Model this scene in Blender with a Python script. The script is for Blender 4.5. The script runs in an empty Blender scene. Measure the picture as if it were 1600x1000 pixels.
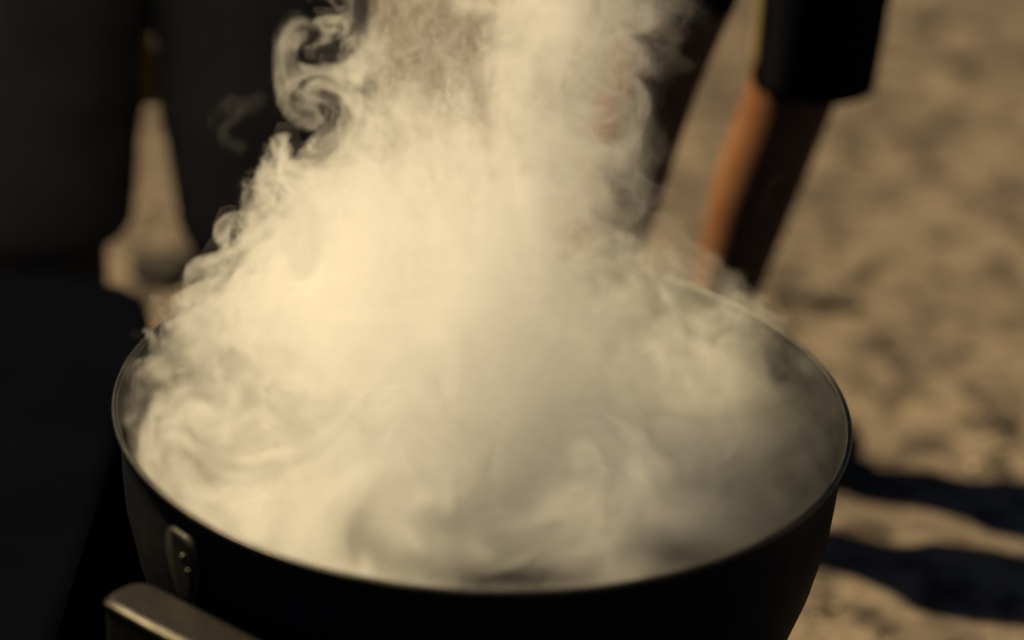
import bpy, bmesh, math, random, time
import numpy as np
from mathutils import Vector, Matrix, Euler
R = math.radians
scene = bpy.context.scene
col = scene.collection

# ---------------------------------------------------------------- camera
LENS, SENSOR = 100.0, 36.0
RIM = Vector((0, 0, 0.45))                 # centre of the pot's rim, 0.75 m across
PITCH, ROLL, DIST = 25.86, 2.85, 2.91
cam_data = bpy.data.cameras.new('camera')
cam = bpy.data.objects.new('camera', cam_data); col.objects.link(cam)
cam_data.lens = LENS; cam_data.sensor_width = SENSOR
cam_data.clip_start = 0.05; cam_data.clip_end = 500
CR = (Matrix.Rotation(R(90 - PITCH), 3, 'X') @ Matrix.Rotation(R(ROLL), 3, 'Z'))
def pix_dir(px, py):
    return CR @ Vector(((px - 800) / 1600 * SENSOR / LENS, -(py - 500) / 1600 * SENSOR / LENS, -1.0))
CAM = RIM - pix_dir(755, 631).normalized() * DIST
cam.matrix_world = Matrix.Translation(CAM) @ CR.to_4x4()
scene.camera = cam
cam_data.dof.use_dof = True
cam_data.dof.focus_distance = 2.88
cam_data.dof.aperture_fstop = 1.15
def on_z(px, py, z):
    d = pix_dir(px, py); return CAM + d * ((z - CAM.z) / d.z)
def on_y(px, py, y):
    d = pix_dir(px, py); return CAM + d * ((y - CAM.y) / d.y)
def proj(p):
    v = CR.transposed() @ (Vector(p) - CAM)
    return (800 + v.x / -v.z * LENS / SENSOR * 1600, 500 - v.y / -v.z * LENS / SENSOR * 1600)

# ---------------------------------------------------------------- sky and sun
SUN_EL, SUN_AZ = 56.0, math.degrees(math.atan2(-1.0, 0.60))   # azimuth from +Y towards +X
SUN_STRENGTH, SKY_STRENGTH = 5.0, 0.016
world = bpy.data.worlds.new('World'); scene.world = world; world.use_nodes = True
wn = world.node_tree
sky = wn.nodes.new('ShaderNodeTexSky'); sky.sky_type = 'NISHITA'; sky.sun_disc = False
sky.sun_elevation = R(SUN_EL); sky.sun_rotation = R(SUN_AZ)
wn.links.new(sky.outputs[0], wn.nodes['Background'].inputs[0])
wn.nodes['Background'].inputs[1].default_value = SKY_STRENGTH
sun_data = bpy.data.lights.new('sun', 'SUN'); sun = bpy.data.objects.new('sun', sun_data); col.objects.link(sun)
sun_data.energy = SUN_STRENGTH; sun_data.angle = R(1.0); sun_data.color = (1.0, 0.78, 0.43)
sd = Vector((math.sin(R(SUN_AZ)) * math.cos(R(SUN_EL)), math.cos(R(SUN_AZ)) * math.cos(R(SUN_EL)), math.sin(R(SUN_EL))))
sun.rotation_euler = sd.to_track_quat('Z', 'Y').to_euler()
sun.location = sd * 5
scene.view_settings.view_transform = 'Standard'; scene.view_settings.look = 'None'
scene.view_settings.exposure = 0.76; scene.view_settings.gamma = 1.0
cy = scene.cycles
cy.use_denoising = True; cy.denoiser = 'OPENIMAGEDENOISE'; cy.denoising_input_passes = 'RGB_ALBEDO_NORMAL'
cy.use_adaptive_sampling = True; cy.adaptive_threshold = 0.05; cy.adaptive_min_samples = 32
cy.max_bounces = 26; cy.diffuse_bounces = 0; cy.glossy_bounces = 2; cy.transparent_max_bounces = 64
cy.volume_bounces = 24
cy.volume_step_rate = 3.5; cy.volume_max_steps = 512

# ---------------------------------------------------------------- helpers
from mathutils import noise as mnoise
def mat(name, color, rough=0.7, metal=0.0, spec=0.5, noise=None, bump=None, sheen=0.0):
    """noise = (scale, second colour, detail); bump = (scale, strength, distance)"""
    m = bpy.data.materials.new(name); m.use_nodes = True
    nt = m.node_tree; b = nt.nodes['Principled BSDF']
    b.inputs['Base Color'].default_value = (*color, 1); b.inputs['Roughness'].default_value = rough
    b.inputs['Metallic'].default_value = metal; b.inputs['Specular IOR Level'].default_value = spec
    b.inputs['Sheen Weight'].default_value = sheen
    tc = nt.nodes.new('ShaderNodeTexCoord')
    if noise:
        n = nt.nodes.new('ShaderNodeTexNoise'); n.inputs['Scale'].default_value = noise[0]; n.inputs['Detail'].default_value = noise[2]
        r = nt.nodes.new('ShaderNodeValToRGB'); r.color_ramp.elements[0].position = .35; r.color_ramp.elements[1].position = .65
        r.color_ramp.elements[0].color = (*color, 1); r.color_ramp.elements[1].color = (*noise[1], 1)
        nt.links.new(tc.outputs['Object'], n.inputs['Vector']); nt.links.new(n.outputs['Fac'], r.inputs['Fac']); nt.links.new(r.outputs['Color'], b.inputs['Base Color'])
    if bump:
        n = nt.nodes.new('ShaderNodeTexNoise'); n.inputs['Scale'].default_value = bump[0]; n.inputs['Detail'].default_value = 5
        bp = nt.nodes.new('ShaderNodeBump'); bp.inputs['Strength'].default_value = bump[1]; bp.inputs['Distance'].default_value = bump[2]
        nt.links.new(tc.outputs['Object'], n.inputs['Vector']); nt.links.new(n.outputs['Fac'], bp.inputs['Height']); nt.links.new(bp.outputs['Normal'], b.inputs['Normal'])
    return m
def obj(name, bm, m, parent=None, smooth=True):
    me = bpy.data.meshes.new(name); bmesh.ops.recalc_face_normals(bm, faces=bm.faces[:]); bm.to_mesh(me); bm.free()
    if smooth: me.polygons.foreach_set('use_smooth', [True] * len(me.polygons))
    me.materials.append(m); o = bpy.data.objects.new(name, me); col.objects.link(o)
    if parent: o.parent = parent; o.matrix_parent_inverse = Matrix.Translation(-parent.location)
    return o
def thing(name, label, cat, loc=(0, 0, 0)):
    o = bpy.data.objects.new(name, None); col.objects.link(o); o.location = loc; o['label'] = label; o['category'] = cat; return o
def tag(o, label=None, cat=None, group=None, kind=None):
    for k, v in (('label', label), ('category', cat), ('group', group), ('kind', kind)):
        if v: o[k] = v
    return o
def loft(bm, secs, seg=32, wob=None, caps=True):
    """secs: (centre, half-axis u, half-axis v); wob(t, angle) scales the radius"""
    rings = []
    for i, (c, u, v) in enumerate(secs):
        ring = []
        for k in range(seg):
            a = 2 * math.pi * k / seg; s = wob(i / (len(secs) - 1), a) if wob else 1
            ring.append(bm.verts.new(Vector(c) + (Vector(u) * math.cos(a) + Vector(v) * math.sin(a)) * s))
        rings.append(ring)
    for r0, r1 in zip(rings, rings[1:]):
        for k in range(seg): bm.faces.new((r0[k], r0[(k + 1) % seg], r1[(k + 1) % seg], r1[k]))
    if caps: bm.faces.new(rings[0]); bm.faces.new(rings[-1][::-1])
    return bm
def interp_secs(keys, n):
    """keys: (centre, ru, rv) along a limb; horizontal-ish half-axes, smoothed to n sections"""
    out = []; m = len(keys) - 1
    for i in range(n):
        t = i / (n - 1) * m; k = min(int(t), m - 1); f = t - k
        p = [keys[max(k - 1, 0)], keys[k], keys[k + 1], keys[min(k + 2, m)]]
        def cr(a, b, c, d): return 0.5 * ((2 * b) + (c - a) * f + (2 * a - 5 * b + 4 * c - d) * f * f + (3 * b - a - 3 * c + d) * f ** 3)
        c = Vector([cr(*[q[0][j] for q in p]) for j in range(3)])
        ru, rv = cr(*[q[1] for q in p]), cr(*[q[2] for q in p])
        out.append((c, Vector((ru, 0, 0)), Vector((0, rv, 0))))
    return out
def spin(bm, prof, seg=128, center=(0, 0, 0)):
    rings = []
    for r, z in prof:
        rings.append([bm.verts.new((center[0] + r * math.cos(2 * math.pi * k / seg), center[1] + r * math.sin(2 * math.pi * k / seg), center[2] + z)) for k in range(seg)])
    for a, b in zip(rings, rings[1:]):
        for k in range(seg): bm.faces.new((a[k], a[(k + 1) % seg], b[(k + 1) % seg], b[k]))
    return rings
def tube(bm, pts, r, seg=12, closed=False):
    pts = [Vector(p) for p in pts]; n = len(pts); rings = []
    for i, p in enumerate(pts):
        t = (pts[(i + 1) % n] - pts[i - 1]) if closed else (pts[min(i + 1, n - 1)] - pts[max(i - 1, 0)])
        t.normalize(); a = t.orthogonal() if i == 0 else (prev - t * prev.dot(t)); a.normalize(); prev = a; b = t.cross(a)
        rr = r[i] if isinstance(r, (list, tuple)) else r
        rings.append([bm.verts.new(p + (a * math.cos(2 * math.pi * k / seg) + b * math.sin(2 * math.pi * k / seg)) * rr) for k in range(seg)])
    for i in range(n if closed else n - 1):
        a, b = rings[i], rings[(i + 1) % n]
        for k in range(seg): bm.faces.new((a[k], a[(k + 1) % seg], b[(k + 1) % seg], b[k]))
    if not closed: bm.faces.new(rings[0]); bm.faces.new(rings[-1][::-1])
    return bm

# ---------------------------------------------------------------- ground
def gz(x, y):
    f = max(0.0, 1 - max(abs(x - .3) / 4, abs(y - 1.2) / 5)) ** .5
    return f * (0.016 * mnoise.noise(Vector((x * 4.2, y * 3.1, 1.3))) + 0.009 * mnoise.noise(Vector((x * 11, y * 10, 4.1))) + 0.004 * mnoise.noise(Vector((x * 31, y * 30, 7.7)))) - 0.004
def axis(lo, hi, step, far):
    a = [lo]
    while a[-1] < hi: a.append(a[-1] + step)
    s = step
    while a[-1] < far: s *= 1.5; a.append(a[-1] + s)
    s = step
    while a[0] > -far: s *= 1.5; a.insert(0, a[0] - s)
    return a
gx, gy = axis(-1.6, 1.7, .022, 200), axis(-.4, 3.4, .022, 200)
me = bpy.data.meshes.new('ground')
me.from_pydata([(x, y, gz(x, y)) for y in gy for x in gx], [], [(j * len(gx) + i, j * len(gx) + i + 1, (j + 1) * len(gx) + i + 1, (j + 1) * len(gx) + i) for j in range(len(gy) - 1) for i in range(len(gx) - 1)])
me.polygons.foreach_set('use_smooth', [True] * len(me.polygons))
ground = bpy.data.objects.new('ground', me); col.objects.link(ground); tag(ground, kind='structure')
m_dirt = bpy.data.materials.new('dry_dirt'); m_dirt.use_nodes = True
nt = m_dirt.node_tree; b = nt.nodes['Principled BSDF']; b.inputs['Roughness'].default_value = .95; b.inputs['Specular IOR Level'].default_value = .1
tc = nt.nodes.new('ShaderNodeTexCoord')
def nz(scale, detail, dist=0.0):
    n = nt.nodes.new('ShaderNodeTexNoise'); n.inputs['Scale'].default_value = scale; n.inputs['Detail'].default_value = detail; n.inputs['Distortion'].default_value = dist
    nt.links.new(tc.outputs['Object'], n.inputs['Vector']); return n.outputs['Fac']
def ramp(fac, *stops):
    r = nt.nodes.new('ShaderNodeValToRGB'); e = r.color_ramp.elements
    while len(e) < len(stops): e.new(.5)
    for q, (p, c) in zip(e, stops): q.position = p; q.color = (*c, 1)
    nt.links.new(fac, r.inputs['Fac']); return r.outputs['Color']
def mixc(fac, a, bb, mode='MIX'):
    n = nt.nodes.new('ShaderNodeMix'); n.data_type = 'RGBA'; n.blend_type = mode
    if isinstance(fac, float): n.inputs[0].default_value = fac
    else: nt.links.new(fac, n.inputs[0])
    nt.links.new(a, n.inputs[6]); nt.links.new(bb, n.inputs[7]); return n.outputs[2]
c1 = ramp(nz(5.0, 5, .3), (.32, (.080, .065, .058)), (.5, (.122, .099, .084)), (.68, (.160, .132, .106)))
c2 = ramp(nz(15.0, 6, .3), (.36, (.26, .26, .27)), (.54, (1, 1, 1)), (.7, (1.12, 1.1, 1.02)))
c3 = ramp(nz(60.0, 4), (.3, (.7, .68, .66)), (.6, (1.05, 1.05, 1.05)))
nt.links.new(mixc(1.0, mixc(1.0, c1, c2, 'MULTIPLY'), c3, 'MULTIPLY'), b.inputs['Base Color'])
bp = nt.nodes.new('ShaderNodeBump'); bp.inputs['Strength'].default_value = .6; bp.inputs['Distance'].default_value = .01
nt.links.new(nz(45, 8), bp.inputs['Height']); nt.links.new(bp.outputs['Normal'], b.inputs['Normal'])
me.materials.append(m_dirt)

m_stone = mat('dark_stone', (.016, .016, .017), .9, 0, .1, noise=(30, (.035, .033, .03), 4), bump=(50, .5, .004))
m_gravel = mat('gravel', (.10, .085, .07), .95, noise=(9, (.30, .24, .18), 2))
rnd = random.Random(5)
def stone_bm(bm, c, r, seed, sub=2, flat=.6):
    g = bmesh.ops.create_icosphere(bm, subdivisions=sub, radius=1)['verts']
    rz = Matrix.Rotation(seed * 1.7, 3, 'Z'); sx, sy = 1 + .35 * math.sin(seed * 3.1), 1 + .3 * math.cos(seed * 5.3)
    for v in g:
        n = 1 + .35 * mnoise.noise(v.co * 1.3 + Vector((seed * 7.1, 3.3, 0)))
        v.co = rz @ Vector((v.co.x * sx * r * n, v.co.y * sy * r * n, v.co.z * r * flat * n)) + Vector(c)
bm = bmesh.new()
for i in range(2200):
    x, y = rnd.uniform(-1.3, 1.5), rnd.uniform(.2, 3.3); r = .003 + .007 * rnd.random() ** 3
    stone_bm(bm, (x, y, gz(x, y) + r * .2), r, i * .37, sub=1)
tag(obj('gravel', bm, m_gravel), 'fine loose gravel scattered over the dry dirt behind the pot', 'gravel', kind='stuff')
STONES = [((1575, 655), .016, 'dark stone lying alone at the right edge of the sunlit dirt'),
          ((1345, 237), .019, 'dark stone just right of the standing leg below its hem'),
          ((250, 418), .040, 'big dark stone on the lit dirt in the gap between the wide trouser legs'),
          ((1510, 540), .010, 'small dark stone in the middle of the bright dirt, right of the pot'),
          ((1455, 690), .008, 'smallest pebble, lying left of the lone dark stone near the right edge'),
          ((1300, 395), .010, 'small dark pebble beside the back of the calf'),
          ((1500, 105), .024, 'large flat dark stone in the top right of the dirt'),
          ((1440, 40), .026, 'broad dark clod at the top edge, right of the dark shorts'),
          ((1580, 90), .018, 'rounded dark stone in the top right corner')]
for (px, py), r, lb in STONES:
    p = on_z(px, py, 0); bm = bmesh.new(); stone_bm(bm, (0, 0, 0), r, px * .01, sub=3, flat=.5)
    o = obj('stone', bm, m_stone); o.location = (p.x, p.y, gz(p.x, p.y) + r * .25); tag(o, lb, 'stone', 'dark stones on the dirt')
m_streak = mat('streak_brown', (.03, .024, .02), .9, noise=(40, (.055, .045, .035), 3), bump=(90, .6, .003))
p0, p1 = on_z(1205, 476, 0), on_z(1345, 482, 0); bm = bmesh.new()  # thin dark tube laid flat on the dirt
tube(bm, [p0.lerp(p1, t / 9) + Vector((0, .004 * math.sin(t * 1.3), .008 + gz(*p0.lerp(p1, t / 9).xy) + .002 * math.sin(t * 2.1))) for t in range(10)], [.010 + .002 * math.sin(i * 1.7) for i in range(9)] + [.006], 10)
tag(obj('streak', bm, m_streak), 'short dark stick lying flat on the dirt behind the pot rim', 'streak')

# ---------------------------------------------------------------- pot
pot = thing('cooking_pot', 'large black round-bottomed metal pot with a wide flared rim full of smoke', 'pot', (0, 0, 0))
m_iron = mat('sooty_black_enamel', (.009, .0105, .016), .55, 0, .02, noise=(14, (.016, .015, .016), 6), bump=(35, .25, .003))
m_in = bpy.data.materials.new('brushed_inner_steel'); m_in.use_nodes = True
nt = m_in.node_tree; b = nt.nodes['Principled BSDF']; b.inputs['Metallic'].default_value = .5; b.inputs['Roughness'].default_value = .5; b.inputs['Specular IOR Level'].default_value = .25
tc = nt.nodes.new('ShaderNodeTexCoord'); mp = nt.nodes.new('ShaderNodeMapping'); mp.inputs['Scale'].default_value = (3, 3, 160)
nt.links.new(tc.outputs['Object'], mp.inputs['Vector']); n = nt.nodes.new('ShaderNodeTexNoise'); n.inputs['Scale'].default_value = 1.0; n.inputs['Detail'].default_value = 6
nt.links.new(mp.outputs[0], n.inputs['Vector']); c = ramp(n.outputs['Fac'], (.35, (.008, .008, .010)), (.65, (.030, .029, .031))); nt.links.new(c, b.inputs['Base Color'])
bp = nt.nodes.new('ShaderNodeBump'); bp.inputs['Strength'].default_value = .35; bp.inputs['Distance'].default_value = .002
nt.links.new(n.outputs['Fac'], bp.inputs['Height']); nt.links.new(bp.outputs['Normal'], b.inputs['Normal'])
outer = [(0.375, .452), (.3735, .443), (.370, .432), (.368, .415), (.367, .39), (.364, .352), (.352, .294), (.336, .243), (.315, .198), (.282, .140), (.235, .085), (.17, .040), (.10, .010), (.0005, .002)]
bm = bmesh.new(); rings = spin(bm, outer); obj('body', bm, m_iron, pot)
inner = [(.3725, .4525), (.369, .441), (.366, .43), (.363, .39), (.359, .352), (.347, .296), (.331, .247), (.31, .203), (.277, .145), (.23, .092), (.165, .048), (.10, .020), (.0005, .012)]
bm = bmesh.new(); spin(bm, inner); o = obj('inner_wall', bm, m_in, pot)
m_rim = mat('worn_rim_steel', (.045, .043, .042), .36, .7, .5, noise=(60, (.025, .024, .024), 6), bump=(120, .2, .001))
bm = bmesh.new(); N_ = 160
tube(bm, [(.3735 * math.cos(2 * math.pi * k / N_), .3735 * math.sin(2 * math.pi * k / N_), .4525) for k in range(N_)], .0032, 10, True)
obj('rim', bm, m_rim, pot)
m_plate = mat('dull_handle_steel', (.03, .029, .026), .45, .6, .5, noise=(40, (.04, .038, .035), 5), bump=(60, .3, .002))
for ang in (R(222), R(42)):
    rad = Vector((math.cos(ang), math.sin(ang), 0)); tan = Vector((-math.sin(ang), math.cos(ang), 0)); up = Vector((0, 0, 1))
    bm = bmesh.new(); secs = []
    prof = [(.428, .014), (.420, .022), (.40, .026), (.375, .020), (.352, .011), (.34, .005)]
    rr = lambda z: float(np.interp(z, [.198, .243, .294, .352, .39, .415, .443], [.315, .336, .352, .364, .367, .368, .3735]))
    ringf, ringb = [], []
    for z, w in prof:
        for lst, off in ((ringf, .0065), (ringb, .001)):
            lst.append([bm.verts.new(rad * (rr(z) + off) + tan * s * w + up * z) for s in (-1, -.5, 0, .5, 1)])
    for lst in (ringf, ringb):
        for a, bb in zip(lst, lst[1:]):
            for k in range(4): bm.faces.new((a[k], a[k + 1], bb[k + 1], bb[k]))
    for e in (0, 4):
        for i in range(len(prof) - 1): bm.faces.new((ringf[i][e], ringf[i + 1][e], ringb[i + 1][e], ringb[i][e]))
    for i in (0, -1):
        for k in range(4): bm.faces.new((ringf[i][k], ringf[i][k + 1], ringb[i][k + 1], ringb[i][k]))
    plate = obj('handle_plate', bm, m_plate, pot)
    for s, z in ((.004, .402), (.012, .390)):
        bm = bmesh.new(); bmesh.ops.create_uvsphere(bm, u_segments=14, v_segments=8, radius=.0042, matrix=Matrix.Translation(rad * (rr(z) + .0065) + tan * s + up * z))
        obj('rivet', bm, m_rim, plate)

# ---------------------------------------------------------------- rail: a broad flat bar with a rounded end, close in front of the pot
RZ = .385
e0 = on_z(200, 925, RZ); e1 = on_z(330, 993, RZ); rd = (e1 - e0).normalized(); rn = Vector((-rd.y, rd.x, 0))
rail = thing('metal_rail', 'worn flat metal rail with a rounded end passing close by the pot at lower left', 'rail', (e0.x, e0.y, 0))
m_bar = mat('worn_brown_steel', (.016, .014, .0125), .36, .45, .5, noise=(22, (.018, .015, .013), 6), bump=(45, .35, .003))
hw, ln, th = .027, .62, .05
def outline(inset):
    w = hw - inset; r = min(.018, w) ; pts = [(ln, -w), (ln, w)]
    for cxx, cyy_, a0 in ((r + inset, w - r, 90), (r + inset, -w + r, 180)):
        for q in range(9): a = R(a0 + 90 * q / 8); pts.append((cxx + r * math.cos(a), cyy_ + r * math.sin(a)))
    return pts
bm = bmesh.new(); rings = []
for inset, z in ((.005, RZ), (.002, RZ - .001), (0, RZ - .004), (0, RZ - th), (.004, RZ - th - .003)):
    rings.append([bm.verts.new(e0 - rd * .012 + rd * x + rn * y + Vector((0, 0, z - e0.z))) for x, y in outline(inset)])
for a, bb in zip(rings, rings[1:]):
    for k in range(len(a)): bm.faces.new((a[k], a[(k + 1) % len(a)], bb[(k + 1) % len(a)], bb[k]))
bm.faces.new(rings[0]); bm.faces.new(rings[-1][::-1])
o = obj('bar', bm, m_bar, rail, smooth=False)
m_edge = mat('polished_glint_edge', (.11, .10, .085), .45, .8, .5, noise=(28, (.02, .018, .016), 5), bump=(60, .4, .002))  # highlight put into colour: brighter polished steel along the front top edge
bm = bmesh.new(); tube(bm, [e0 - rd * .012 + rd * (.006 + .6 * (t / 30) ** 1.5) - rn * (hw - .0025 - (.006 if t == 0 else 0)) + Vector((0, 0, RZ - .004 - e0.z)) for t in range(31)], .0036, 10)
obj('glint_edge', bm, m_edge, rail)
for d_ in (.06, .55):
    bm = bmesh.new(); c0 = e0 + rd * d_; c0.z = 0
    loft(bm, [(c0 + Vector((0, 0, z)), rd * .016, rn * .016) for z in (-.01, .1, .2, RZ - th - .004)], 16); obj('leg', bm, m_bar, rail)

# ---------------------------------------------------------------- near-black block added in place of shaded ground, lower left
m_shade = mat('shade_navy_black', (.0014, .0017, .0034), 1.0, 0, 0.0, noise=(6, (.002, .0024, .0045), 4), bump=(25, .3, .006))
bm = bmesh.new(); x0, x1, y0, y1, zt = -1.25, -.415, -.55, .67, .25
nu, nv = 90, 40; cx0, cy0 = (x0 + x1) / 2, (y0 + y1) / 2; hx, hy = (x1 - x0) / 2, (y1 - y0) / 2
rings = []
for j in range(nv + 1):
    t = j / nv; ring = []
    for i in range(nu):
        a = 2 * math.pi * i / nu; c_, s_ = math.cos(a), math.sin(a)
        k = (abs(c_) ** 10 + abs(s_) ** 10) ** (-1 / 10)
        if t < .5: q, z = t / .5, zt + .012 * mnoise.noise(Vector((c_ * t * 5, s_ * t * 5, 2)))
        else:
            d_ = (t - .5) / .5; q = 1.0 + .05 * d_ + .035 * d_ * mnoise.noise(Vector((c_ * 7, s_ * 7, d_ * 1.2))); z = zt * (1 - d_) + .004
            if d_ < .08: z = zt - .004 * d_ / .08
        ring.append(bm.verts.new((cx0 + hx * c_ * k * q, cy0 + hy * s_ * k * q, z)))
    rings.append(ring)
for a, bb in zip(rings[1:], rings[2:]):
    for k in range(nu): bm.faces.new((a[k], a[(k + 1) % nu], bb[(k + 1) % nu], bb[k]))
bm.faces.new(rings[1]); bmesh.ops.delete(bm, geom=rings[0], context='VERTS')
tag(obj('shade_block', bm, m_shade), 'navy black block added in place of the shade left of the pot', 'cloth')

# ---------------------------------------------------------------- people
m_skin = mat('sunlit_skin', (.25, .12, .058), .7, 0, .08, noise=(14, (.20, .088, .044), 4), bump=(120, .15, .001))
m_black = mat('black_cloth', (.006, .0065, .010), .95, 0, .03, noise=(200, (.009, .0095, .014), 2), bump=(300, .3, .001))
m_brown = mat('brown_black_cloth', (.30, .18, .10), .95, 0, .1, noise=(7, (.42, .25, .14), 4), bump=(220, .3, .001), sheen=.1)
m_shoe = mat('black_shoe_leather', (.012, .012, .014), .5, 0, .4)
m_sash = mat('sunlit_orange_cloth', (.85, .34, .05), .85, 0, .2, noise=(120, (.7, .26, .04), 3))  # orange brightened in place of sunlight on the sash end
m_sun_edge = mat('sun_edge_ochre', (.22, .16, .075), .85, 0, .2, noise=(120, (.19, .14, .06), 3))  # sunlight on the edge of the shorts, put into the colour
def body_skin(name, verts, edges, radii, m, parent):
    me = bpy.data.meshes.new(name); me.from_pydata([tuple(v) for v in verts], edges, [])
    o = bpy.data.objects.new(name, me); col.objects.link(o)
    md = o.modifiers.new('skin', 'SKIN')
    for i, r in enumerate(radii): me.skin_vertices[0].data[i].radius = (r, r)
    me.skin_vertices[0].data[0].use_root = True
    o.modifiers.new('subdivision', 'SUBSURF').levels = 2; o.modifiers['subdivision'].render_levels = 2
    md.use_smooth_shade = True; me.materials.append(m)
    o.parent = parent; o.matrix_parent_inverse = Matrix.Translation(-parent.location); return o
def shoe(parent, heel, ang, L_=.25):
    f = Vector((math.cos(ang), math.sin(ang), 0)); s = Vector((-f.y, f.x, 0)); bm = bmesh.new()
    ks = [(-.02, .026, .035, .045), (0, .034, .042, .05), (.06, .036, .046, .05), (.12, .040, .040, .042), (.18, .046, .028, .034), (.22, .042, .022, .026), (.245, .03, .016, .018), (.258, .008, .008, .012)]
    loft(bm, [(heel + f * x * L_ / .25 + Vector((0, 0, z)), s * w, Vector((0, 0, h))) for x, w, h, z in ks], 20); return obj('shoe', bm, m_shoe, parent)

# right person: two bare calves under dark knee-length shorts
g1, g2 = on_z(1085, 672, 0), on_z(870, 750, 0)
person = thing('person', 'person in dark knee-length shorts with bare calves standing behind the smoking pot', 'person', ((g1.x + g2.x) / 2, (g1.y + g2.y) / 2, 0))
def leg_pts(g, top_px, y_top):
    k = on_y(*top_px, y_top); a = g + Vector((0, 0, .085)); return a, k
a1, k1 = leg_pts(g1, (1245, 120), g1.y + .01); a2, k2 = leg_pts(g2, (1025, 100), g2.y + .03)
h1 = k1 + Vector((.045, .03, .42)); h2 = k2 + Vector((.13, .05, .42)); pv = (h1 + h2) / 2 + Vector((0, 0, .06))
def mids(a, k, bulge):
    return [a.lerp(k, .28), a.lerp(k, .66) + bulge, a.lerp(k, .86)]
L1, L2 = mids(a1, k1, Vector((-.006, .004, 0))), mids(a2, k2, Vector((-.006, .004, 0)))
V = [pv, pv + Vector((.02, 0, .16)), h1, k1, L1[2], L1[1], L1[0], a1, g1 + Vector((.10, -.02, .035)), h2, k2, L2[2], L2[1], L2[0], a2, g2 + Vector((.10, -.02, .035))]
E = [(0, 1), (0, 2), (2, 3), (3, 4), (4, 5), (5, 6), (6, 7), (7, 8), (0, 9), (9, 10), (10, 11), (11, 12), (12, 13), (13, 14), (14, 15)]
RR = [.12, .13, .09, .064, .060, .062, .046, .036, .032, .09, .062, .058, .060, .045, .036, .032]
body_skin('body', V, E, RR, m_skin, person)
fold = lambda amp, s: (lambda t, a: 1 + amp * mnoise.noise(Vector((math.cos(a) * 2.2 + s, math.sin(a) * 2.2, t * 2.0))) + amp * .5 * mnoise.noise(Vector((math.cos(a) * 5 + s, math.sin(a) * 5, t * 5))))
bm = bmesh.new()
for (k, h, px, s) in ((k1, h1, (1272, 126), 1.0), (k2, h2, (1050, 0), 5.0)):
    hem = on_y(*px, k.y)
    loft(bm, interp_secs([(hem, .076, .085), (hem.lerp(h, .25), .079, .088), (hem.lerp(h, .6), .09, .095), (h, .105, .105), (h.lerp(pv, .6) + Vector((0, 0, .1)), .12, .11)], 26), 40, fold(.07, s))
loft(bm, [(pv + Vector((.0, 0, z)), Vector((w, 0, 0)), Vector((0, d_, 0))) for z, w, d_ in ((-.08, .16, .11), (.02, .18, .125), (.1, .165, .12), (.17, .15, .11))], 40, fold(.03, 3))
shorts = obj('shorts', bm, m_black, person)
bm = bmesh.new(); ra, rb_ = [], []  # thin ochre shell painting the sunlit left edge of the shorts
for t in range(9):
    f = t / 8; c_ = on_y(1272, 126, k1.y).lerp(h1, f * .6); w_ = .0785 + .012 * f
    for lst, off in ((ra, .004), (rb_, -.004)):
        lst.append([bm.verts.new(c_ + Vector((math.cos(a_) * (w_ + off), math.sin(a_) * (w_ + .009 + off), .002))) for a_ in [R(135 + 11 * q) for q in range(7)]])
for a, bb in list(zip(ra, ra[1:])) + list(zip(rb_, rb_[1:])):
    for q in range(6): bm.faces.new((a[q], a[q + 1], bb[q + 1], bb[q]))
for q_ in (0, 6):
    for t in range(8): bm.faces.new((ra[t][q_], ra[t + 1][q_], rb_[t + 1][q_], rb_[t][q_]))
for t in (0, 8):
    for q in range(6): bm.faces.new((ra[t][q], ra[t][q + 1], rb_[t][q + 1], rb_[t][q]))
sun_edge_obj = obj('sun_edge', bm, m_sun_edge, shorts)
shoe(person, g1 + Vector((-.03, 0, 0)), -.2); shoe(person, g2 + Vector((-.03, 0, 0)), -.2)

# left person: wide dark trousers, legs apart, an orange sash end between them
f1, f2 = on_z(95, 560, 0), on_z(420, 565, 0)
left = thing('person', 'person in very wide brown black trousers standing at the left behind the smoke', 'person', ((f1.x + f2.x) / 2, (f1.y + f2.y) / 2, 0))
yl = (f1.y + f2.y) / 2
def at(px, py): return on_y(px, py, yl)
def wide_leg(bm, outline, s):
    """outline: (py, left px, right px) seen from the camera, top to bottom"""
    keys = []
    for py, l, r in outline:
        a, c = at(l, py), at(r, py); w = (c.x - a.x) / 2
        keys.append((Vector(((a.x + c.x) / 2, yl, (a.z + c.z) / 2)), w, min(w * .9, .15)))
    loft(bm, interp_secs(keys, 40), 44, fold(.035, s))
bm = bmesh.new()
wide_leg(bm, [(-330, -60, 330), (-120, -70, 280), (40, -85, 236), (110, -90, 232), (160, -93, 224), (210, -95, 216), (300, -95, 212), (345, -90, 205), (362, -85, 172), (400, -75, 168), (445, -70, 168), (470, -70, 170)], 0.0)
wide_leg(bm, [(-330, 160, 560), (-120, 210, 580), (40, 238, 585), (120, 242, 590), (165, 246, 590), (210, 256, 590), (300, 272, 590), (345, 280, 585), (375, 296, 583), (410, 302, 580), (440, 304, 580), (470, 304, 580)], 9.0)
obj('trousers', bm, m_brown, left)
hipz = .92
V = [Vector(((f1.x + f2.x) / 2, yl, hipz)), Vector(((f1.x + f2.x) / 2, yl, hipz + .14)), Vector((f1.x + .07, yl, hipz - .06)), Vector((f1.x + .02, yl - .01, .48)), f1 + Vector((0, 0, .09)), f1 + Vector((.03, -.12, .03)), Vector((f2.x - .07, yl, hipz - .06)), Vector((f2.x + .02, yl - .01, .48)), f2 + Vector((.06, 0, .09)), f2 + Vector((.07, -.12, .03))]
body_skin('body', V, [(0, 1), (0, 2), (2, 3), (3, 4), (4, 5), (0, 6), (6, 7), (7, 8), (8, 9)], [.12, .12, .09, .06, .038, .03, .09, .06, .038, .03], m_skin, left)
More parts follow.
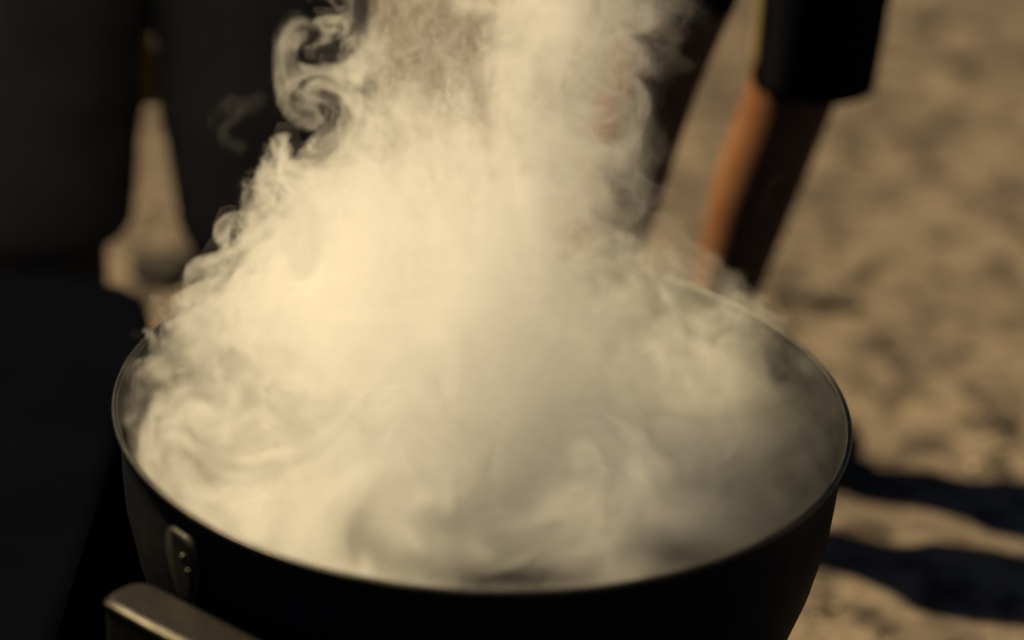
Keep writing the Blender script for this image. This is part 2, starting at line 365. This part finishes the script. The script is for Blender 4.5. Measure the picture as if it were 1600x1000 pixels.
shoe(left, f1 + Vector((.0, .02, 0)), R(-100)); shoe(left, f2 + Vector((.06, .02, 0)), R(-80))
bm = bmesh.new()
pts = [(228, 20, .008), (232, 60, .010), (236, 90, .012), (241, 120, .014), (243, 138, .015), (240, 150, .008)]
loft(bm, [(at(px, py) + Vector((0, -.03, 0)), Vector((w, .002, 0)), Vector((0, .004, 0))) for px, py, w in pts], 16, fold(.1, 2)); obj('sash_end', bm, m_sash, left)

# ---------------------------------------------------------------- smoke: a real density grid, swirled by curl noise and small rolls
H = 0.0032
GX, GY, GZ = (-0.40, 0.42), (-0.38, 0.44), (-0.11, 0.72)      # relative to the rim's centre
NX, NY, NZ = [int(round((b - a) / H)) + 1 for a, b in (GX, GY, GZ)]
PER = 0.8; NV = 128
F32 = np.float32
def grf(lam_lo, lam_hi, seed):
    """periodic random field on NV^3, wavelengths between lam_lo and lam_hi metres, unit variance"""
    rng = np.random.default_rng(seed)
    f = np.fft.rfftn(rng.standard_normal((NV, NV, NV)).astype(F32))
    k = np.sqrt(np.fft.fftfreq(NV, 1 / NV)[:, None, None] ** 2 + np.fft.fftfreq(NV, 1 / NV)[None, :, None] ** 2 + np.fft.rfftfreq(NV, 1 / NV)[None, None, :] ** 2) / PER
    g = np.fft.irfftn(f * np.exp(-(lam_lo * k) ** 2 * 0.7) * (1 - np.exp(-(lam_hi * k) ** 2 * 2)), s=(NV, NV, NV)).astype(F32)
    return g / g.std()
def sample(fields, P):
    q = P * F32(NV / PER); i = np.floor(q).astype(np.int32); f = (q - i).astype(F32)
    i0 = i % NV; i1 = (i + 1) % NV; fl = fields.reshape(NV ** 3, -1); out = 0
    for a in (0, 1):
        ax = (i1 if a else i0)[:, 0] * (NV * NV); wx = f[:, 0] if a else 1 - f[:, 0]
        for b_ in (0, 1):
            axy = ax + (i1 if b_ else i0)[:, 1] * NV; wxy = wx * (f[:, 1] if b_ else 1 - f[:, 1])
            for c_ in (0, 1):
                out = out + fl[axy + (i1 if c_ else i0)[:, 2]] * (wxy * (f[:, 2] if c_ else 1 - f[:, 2]))[:, None]
    return out
def curl(psi):
    d = lambda a, ax: (np.roll(a, -1, ax) - np.roll(a, 1, ax)) * (NV / PER / 2)
    v = np.stack([d(psi[2], 1) - d(psi[1], 2), d(psi[0], 2) - d(psi[2], 0), d(psi[1], 0) - d(psi[0], 1)], -1)
    return v / np.sqrt((v ** 2).sum(-1).mean())
vel = 0
for lam, amp, seed in ((0.24, 0.045, 10), (0.12, 0.050, 20), (0.06, 0.020, 30)):
    vel = vel + curl([grf(lam * .55, lam * 1.2, seed + j) for j in range(3)]).astype(F32) * F32(amp)
ssn = lambda a, b, v: (lambda t: t * t * (3 - 2 * t))(np.clip((v - a) / (b - a), 0, 1))
# half-resolution back-tracing: first the small late rolls, then the swirl of the whole column
P = np.stack(np.meshgrid(np.arange(0, NX + 1, 2) * H + GX[0], np.arange(0, NY + 1, 2) * H + GY[0], np.arange(0, NZ + 1, 2) * H + GZ[0], indexing='ij'), -1).astype(F32)
shp = P.shape[:3]; P0 = P.reshape(-1, 3); Q = P0.copy()
Q[:, 0] -= np.interp(Q[:, 2], [.0, .09, .12, .18, .22, .29, .37, .45, .6], [0, .008, .022, .038, .057, .065, .045, .045, .045]).astype(F32) * ssn(.02, -.14, Q[:, 0])
# rolls: centre x, y, z, radius, turns (their axis runs along y), half-length along y
ROLLS = [(-.232, -.02, .318, .030, -.8, .05), (-.252, .00, .270, .034, .7, .06), (-.272, -.02, .215, .026, -.9, .05),
         (-.290, .00, .175, .032, -.5, .07), (-.235, -.05, .165, .042, .75, .07), (-.315, .00, .120, .024, -.5, .06),
         (-.225, .02, .385, .034, .8, .06), (-.205, .02, .450, .036, -.9, .07), (-.225, .04, .520, .04, .8, .08),
         (-.150, -.12, .24, .055, .6, .08), (-.06, -.14, .30, .05, -.6, .08), (-.16, -.16, .12, .06, -.6, .09), (-.27, -.14, .05, .05, .7, .08),
         (-.05, -.24, .03, .06, .6, .08), (.08, -.22, .06, .06, -.6, .08), (.10, -.05, .22, .045, .6, .08), (.11, 0, .34, .045, -.7, .08), (.02, -.12, .40, .05, .6, .09)]
for rx_, ry_, rz_, rr_, tn, hl in ROLLS:
    dx, dy, dz = Q[:, 0] - rx_, Q[:, 1] - ry_, Q[:, 2] - rz_
    s_ = np.where((np.abs(dx) < 3 * rr_) & (np.abs(dz) < 3 * rr_))[0]
    dx, dy, dz = dx[s_], dy[s_], dz[s_]
    th_ = (1.25 * np.pi * tn) * np.exp(-(dx * dx + dz * dz) / rr_ ** 2 - (dy / hl) ** 2)
    c_, n_ = np.cos(th_), np.sin(th_)
    Q[s_, 0] = rx_ + c_ * dx - n_ * dz; Q[s_, 2] = rz_ + n_ * dx + c_ * dz
Q1 = Q.copy(); NST = 10
for _ in range(NST):
    Q = Q - sample(vel, Q) * (np.clip((Q[:, 2:] + 0.03) / 0.12, 0.35, 1.0) * (1 - .45 * ssn(-.12, -.22, Q[:, :1]))) * F32(1.0 / NST)
D = (Q - P0).reshape(*shp, 3).astype(F32); DS = (Q1 - P0 + .22 * (Q - Q1)).reshape(*shp, 3).astype(F32)
def up(a, ax, n):
    i = np.arange(n) / 2.0; i0 = np.minimum(i.astype(int), a.shape[ax] - 2); f = (i - i0).astype(F32)
    sh = [1] * a.ndim; sh[ax] = n; f = f.reshape(sh)
    return np.take(a, i0, ax) * (1 - f) + np.take(a, i0 + 1, ax) * f
D, DS = [up(up(up(q, 0, NX), 1, NY), 2, NZ) for q in (D, DS)]
X = (np.arange(NX) * H + GX[0]).astype(F32)[:, None, None]; Y = (np.arange(NY) * H + GY[0]).astype(F32)[None, :, None]; Z = (np.arange(NZ) * H + GZ[0]).astype(F32)[None, None, :]
wx, wy, wz = X + D[..., 0], Y + D[..., 1], Z + D[..., 2]
# the column: left and right edges, depth and drift by height
zk = [-.12, 0, .045, .09, .126, .186, .223, .29, .356, .40, .43, .47, .6, .75]
lf = np.interp(wz, zk, [-.37, -.362, -.345, -.290, -.268, -.262, -.245, -.225, -.220, -.205, -.200, -.21, -.25, -.28]).astype(F32)
rt = np.interp(wz, zk, [.29, .25, .21, .18, .17, .165, .155, .14, .15, .18, .205, .25, .30, .34]).astype(F32)
ryw = np.interp(wz, [-.12, 0, .1, .2, .3, .4, .55, .75], [.36, .33, .25, .19, .16, .15, .16, .18]).astype(F32)
cyw = np.interp(wz, [-.12, 0, .1, .2, .3, .4, .55, .75], [0, -.01, .01, .03, .05, .08, .11, .14]).astype(F32)
cxw, rxw = (lf + rt) / 2, (rt - lf) / 2
d = (1 - np.sqrt(((wx - cxw) / rxw) ** 2 + ((wy - cyw) / ryw) ** 2)) * np.minimum(rxw, ryw)
# noise carried along with the swirl, which also dents the surface into billows
act = (d.reshape(-1) > -.07) | (wz.reshape(-1) < .03)
tex = (grf(.05, .16, 77) + 0.6 * grf(.02, .05, 78) + .3 * grf(.012, .025, 79))[..., None]
n1 = np.zeros(act.size, F32); qa = np.stack([wx, wy, wz], -1).reshape(-1, 3)[act]; n1[act] = sample(tex, qa)[:, 0] + .38 * sample(tex, qa * F32(1.9) + F32(.31))[:, 0]; del qa
n1 = np.clip(n1 / F32(1.35), -2.2, 2.0).reshape(d.shape)
d = d + .016 * np.minimum(n1, 1.0) * ssn(.14, .0, wx)
soft = 0.010 + 0.09 * ssn(-.04, .12, wx)
lft = ssn(.02, -.14, wx)
# layered sheets: a bright skin where the smoke rolls up, thinner just behind it, thick in the core
body = ssn(0, 1, d / soft) * (0.26 + 0.46 * ssn(0.02, 0.10, d) + lft * (2.2 * np.exp(-((d - .007) / .0055) ** 2) + .8 * np.exp(-((d - .034) / .008) ** 2) + .5 * np.exp(-((d - .064) / .010) ** 2)))
body = body * (1 - .83 * ssn(.23, .34, wz) * ssn(.02, -.05, wx)) * (1 - .45 * ssn(.05, .13, wx))
# round billows along the left edge, hollow like mushroom caps
sx, sy, sz = X + DS[..., 0], Y + DS[..., 1], Z + DS[..., 2]
W = lambda px, py, y=-.01: ((px - 755) / 1531 - .044 * (631 - py) / 1352, y, (631 - py) / 1352)
puff = np.full_like(d, -1)
for px, py, pr, yy in ((428, 12, 24, .02), (478, 38, 30, .03), (520, 20, 34, .0), (505, 120, 46, -.02), (448, 140, 34, .0), (425, 178, 26, -.01), (455, 215, 30, .02), (428, 262, 27, -.02), (425, 305, 32, .0), (470, 300, 40, -.04),
                       (376, 328, 14, .01), (398, 352, 24, .03), (330, 383, 26, .0), (365, 400, 34, -.03), (442, 388, 46, -.07), (440, 440, 36, -.09), (310, 440, 30, .01), (350, 470, 42, -.05), (272, 492, 24, .02), (300, 530, 40, -.02), (390, 540, 50, -.10)):
    c_ = W(px, py, yy); r_ = pr / 1500
    sl = tuple(slice(max(0, int((c_[k] - r_ - .075 - g) / H)), max(0, int((c_[k] + r_ + .075 - g) / H))) for k, g in enumerate((GX[0], GY[0], GZ[0])))
    e = r_ * 1.12 - np.sqrt((sx[sl] - c_[0]) ** 2 + ((sy[sl] - c_[1]) * .8) ** 2 + (sz[sl] - c_[2]) ** 2)
    puff[sl] = np.maximum(puff[sl], e)
body = np.maximum(body, ssn(0, .006, puff) * (.50 + 2.0 * np.exp(-((puff - .007) / .0045) ** 2) + .5 * np.exp(-((puff - .022) / .004) ** 2)))
# the dense bright column that leaves the frame right of centre
ccx = np.interp(sz, [-.05, .05, .13, .24, .35, .47, .75], [-.06, -.03, .01, .045, .07, .11, .16]).astype(F32)
ccr = np.interp(sz, [-.05, .05, .13, .24, .35, .47, .75], [.15, .12, .10, .088, .092, .10, .13]).astype(F32)
dc = ccr - np.sqrt((sx * .5 + wx * .5 - ccx) ** 2 + ((sy * .5 + wy * .5 - .05 - .12 * np.maximum(sz, 0)) * .8) ** 2)
body = np.maximum(body, 1.2 * ssn(0, .05, dc) * ssn(-.02, .06, sz))
# the pool that fills the pot, hollow towards the right and along part of the front wall
pool = ssn(0.012, -.03, wz - .012 - .014 * n1) * (1 - .86 * ssn(.21, .32, sx * .3 + wx * .7 + .018 * n1 - .22 * np.maximum(sy, 0) + .40 * np.maximum(-.05 - sy, 0))) * (1 - .75 * np.exp(-((wy + .325) / .05) ** 2 - ((wx - .02) / .16) ** 2))
pool = pool * (1 - .65 * np.exp(-((wx + .30) / .06) ** 2 - ((wy + .02) / .10) ** 2))
den = np.maximum(body, .75 * pool)
# dark eyes in the thin smoke along the left wall
for x0_, y0_, a_, b_, k_ in ((-.345, -.035, .020, .045, .9), (-.322, .055, .016, .04, .8), (-.30, -.10, .02, .03, .6), (-.10, -.295, .030, .045, .96), (.03, -.325, .09, .035, .93), (.19, -.275, .06, .04, .8)):
    den = den * (1 - k_ * np.exp(-((sx - x0_) / a_) ** 2 - ((sy + 1.5 * sz - y0_) / b_) ** 2) * ssn(.11, .05, sz))
den = den * (1 - .90 * np.exp(-((sx + .36 + .022 * n1) / .13) ** 2 - ((sy + 1.5 * sz + .03) / .15) ** 4) * ssn(.2, .12, sz))
den = den + (.10 + .06 * n1) * np.exp(-((sx + .345) / .05) ** 2 - (sy / .22) ** 4) * ssn(.05, .0, sz) * (n1 > -1.2)
# a thin veil that spills over the back right of the rim
vt = .10 * (1 - ((sx - .10) / .24) ** 2)
veil = ssn(0, .008, vt - sz) * ssn(-.06, -.02, sz) * ssn(.03, .10, sx) * ssn(.33, .27, sx) * ssn(.05, .13, sy) * (.6 + .9 * np.exp(-((vt - sz - .007) / .006) ** 2))
den = np.maximum(den, .36 * veil)
amp = (0.70 - .30 * ssn(.06, .0, wz) * ssn(.0, -.1, wy) * ssn(-.25, -.15, wx) + .45 * ssn(.02, .12, wx) * ssn(.03, .12, wz) + .8 * ssn(.22, .32, wz) * ssn(.03, -.04, wx) + .6 * ssn(-.2, -.3, wx) * ssn(.1, .03, wz))
den = den * np.exp(amp * n1 - .5 * amp * amp)
den = np.minimum(den, 2.4)
del D, DS, n1
# thin loose wisps: (points, half-width, density)
def wisp(pts, w, k):
    p = np.array(pts, F32)
    t = np.linspace(0, len(p) - 1, 12 * len(p)); p = np.stack([np.interp(t, np.arange(len(p)), p[:, c]) for c in range(3)], 1)
    lo = [max(0, int((p[:, c].min() - 4 * w - g) / H)) for c, g in enumerate((GX[0], GY[0], GZ[0]))]
    hi = [int((p[:, c].max() + 4 * w - g) / H) + 2 for c, g in enumerate((GX[0], GY[0], GZ[0]))]
    sl = tuple(slice(a, b_) for a, b_ in zip(lo, hi)); best = None
    x_, y_, z_ = X[sl[0]], Y[:, sl[1]], Z[:, :, sl[2]]
    for q in p:
        e = (x_ - q[0]) ** 2 + ((y_ - q[1]) * .45) ** 2 + (z_ - q[2]) ** 2
        best = e if best is None else np.minimum(best, e)
    den[sl] += k * np.exp(-best / w ** 2)
wisp([W(*q) for q in ((378, 208), (374, 200), (380, 193), (392, 196), (396, 206), (388, 218), (374, 228), (366, 242), (372, 252), (395, 262))], .0042, .16)
wisp([W(*q) for q in ((366, 242), (354, 232), (352, 218), (360, 208), (372, 204))], .004, .05)
wisp([W(*q) for q in ((396, 206), (412, 200), (425, 190))], .006, .09)
wisp([W(*q, .08) for q in ((1212, 316), (1200, 326), (1192, 345), (1186, 370))], .004, .06)
rad_ = np.sqrt(X * X + Y * Y)
rin = np.interp(-Z, [-1, 0, .10, .156, .207, .26], [.366, .366, .356, .344, .328, .306]).astype(F32)
den = den * np.where(Z < 0.0, rad_ < rin - .002, ssn(0, .012, .372 + np.clip(Z - .05, 0, .2) * np.where(X < 0, .12, .6) - rad_)) * ssn(GZ[1], GZ[1] - .12, Z)
edge = lambda n: np.minimum(np.arange(n), np.arange(n)[::-1]) > 0
den = (den * edge(NX)[:, None, None] * edge(NY)[None, :, None] * edge(NZ)[None, None, :]).astype(F32)
# the grid goes into an in-memory picture: slices of z side by side
COLS = 16; ROWS = -(-NZ // COLS); W_, H_ = COLS * NX, ROWS * NY
atlas = np.zeros((H_, W_), F32)
for k in range(NZ):
    rr, cc = divmod(k, COLS); atlas[rr * NY:(rr + 1) * NY, cc * NX:(cc + 1) * NX] = den[:, :, k].T
img = bpy.data.images.new('smoke_density', W_, H_, alpha=False, float_buffer=True, is_data=True)
buf = np.ones((H_ * W_, 4), F32); buf[:, :3] = atlas.reshape(-1, 1)
img.pixels.foreach_set(buf.ravel()); img.update(); del buf, atlas
ng = bpy.data.node_groups.new('smoke_volume', 'GeometryNodeTree'); ng.is_modifier = True
ng.interface.new_socket('Geometry', in_out='INPUT', socket_type='NodeSocketGeometry'); ng.interface.new_socket('Geometry', in_out='OUTPUT', socket_type='NodeSocketGeometry')
N, L = ng.nodes.new, ng.links.new
gi, go = N('NodeGroupInput'), N('NodeGroupOutput')
pos = N('GeometryNodeInputPosition'); sep = N('ShaderNodeSeparateXYZ'); L(pos.outputs[0], sep.inputs[0])
def M(op, a, b_=None):
    n = N('ShaderNodeMath'); n.operation = op
    for s_, v in zip(n.inputs, (a, b_)):
        if v is None: continue
        if isinstance(v, (int, float)): s_.default_value = v
        else: L(v, s_)
    return n.outputs[0]
ix, iy, iz = [M('ROUND', M('DIVIDE', M('SUBTRACT', sep.outputs[c], g), H)) for c, g in enumerate((GX[0], GY[0], GZ[0]))]
row = M('FLOOR', M('DIVIDE', M('ADD', iz, 0.5), COLS)); cc_ = M('SUBTRACT', iz, M('MULTIPLY', row, COLS))
u = M('DIVIDE', M('ADD', M('ADD', M('MULTIPLY', cc_, NX), ix), 0.5), W_); v = M('DIVIDE', M('ADD', M('ADD', M('MULTIPLY', row, NY), iy), 0.5), H_)
cmb = N('ShaderNodeCombineXYZ'); L(u, cmb.inputs[0]); L(v, cmb.inputs[1])
it = N('GeometryNodeImageTexture'); it.interpolation = 'Closest'; it.inputs[0].default_value = img; L(cmb.outputs[0], it.inputs[1])
vc = N('GeometryNodeVolumeCube'); L(it.outputs[0], vc.inputs['Density'])
vc.inputs['Min'].default_value = (GX[0], GY[0], GZ[0]); vc.inputs['Max'].default_value = (GX[0] + H * (NX - 1), GY[0] + H * (NY - 1), GZ[0] + H * (NZ - 1))
for nm, nn in zip('XYZ', (NX, NY, NZ)): vc.inputs['Resolution ' + nm].default_value = nn
m = bpy.data.materials.new('smoke'); m.use_nodes = True; mn = m.node_tree; mn.nodes.clear()
out = mn.nodes.new('ShaderNodeOutputMaterial'); vs = mn.nodes.new('ShaderNodeVolumeScatter')
at_ = mn.nodes.new('ShaderNodeAttribute'); at_.attribute_name = 'density'
mu = mn.nodes.new('ShaderNodeMath'); mu.operation = 'MULTIPLY'; mu.inputs[1].default_value = 16.5
mn.links.new(at_.outputs['Fac'], mu.inputs[0]); mn.links.new(mu.outputs[0], vs.inputs['Density'])
vs.inputs['Color'].default_value = (1.0, .992, .975, 1); vs.inputs['Anisotropy'].default_value = 0.55
mn.links.new(vs.outputs[0], out.inputs['Volume'])
sm = N('GeometryNodeSetMaterial'); sm.inputs['Material'].default_value = m
L(vc.outputs[0], sm.inputs[0])
# the smoke's outer skin, almost clear: where the cloud begins to hide what lies behind it
ms = bpy.data.materials.new('smoke_skin'); ms.use_nodes = True; mn = ms.node_tree; mn.nodes.clear()
out = mn.nodes.new('ShaderNodeOutputMaterial'); mx = mn.nodes.new('ShaderNodeMixShader'); mx.inputs[0].default_value = .012
tb, tl = mn.nodes.new('ShaderNodeBsdfTransparent'), mn.nodes.new('ShaderNodeBsdfTranslucent'); tl.inputs[0].default_value = (.9, .88, .85, 1)
mn.links.new(tb.outputs[0], mx.inputs[1]); mn.links.new(tl.outputs[0], mx.inputs[2]); mn.links.new(mx.outputs[0], out.inputs[0])
vm = N('GeometryNodeVolumeToMesh'); vm.resolution_mode = 'VOXEL_SIZE'; vm.inputs['Voxel Size'].default_value = .014; vm.inputs['Threshold'].default_value = .32
sk = N('GeometryNodeSetMaterial'); sk.inputs['Material'].default_value = ms; jg = N('GeometryNodeJoinGeometry')
ssm = N('GeometryNodeSetShadeSmooth')
L(vc.outputs[0], vm.inputs[0]); L(vm.outputs[0], ssm.inputs[0]); L(ssm.outputs[0], sk.inputs[0]); L(sm.outputs[0], jg.inputs[0]); L(sk.outputs[0], jg.inputs[0]); L(jg.outputs[0], go.inputs[0])
sme = bpy.data.meshes.new('smoke'); sme.from_pydata([(0, 0, 0)], [], [])
smoke = bpy.data.objects.new('smoke', sme); col.objects.link(smoke); smoke.location = RIM
tag(smoke, 'thick warm white smoke billowing up out of the black pot', 'smoke', kind='stuff')
md = smoke.modifiers.new('volume', 'NODES'); md.node_group = ng
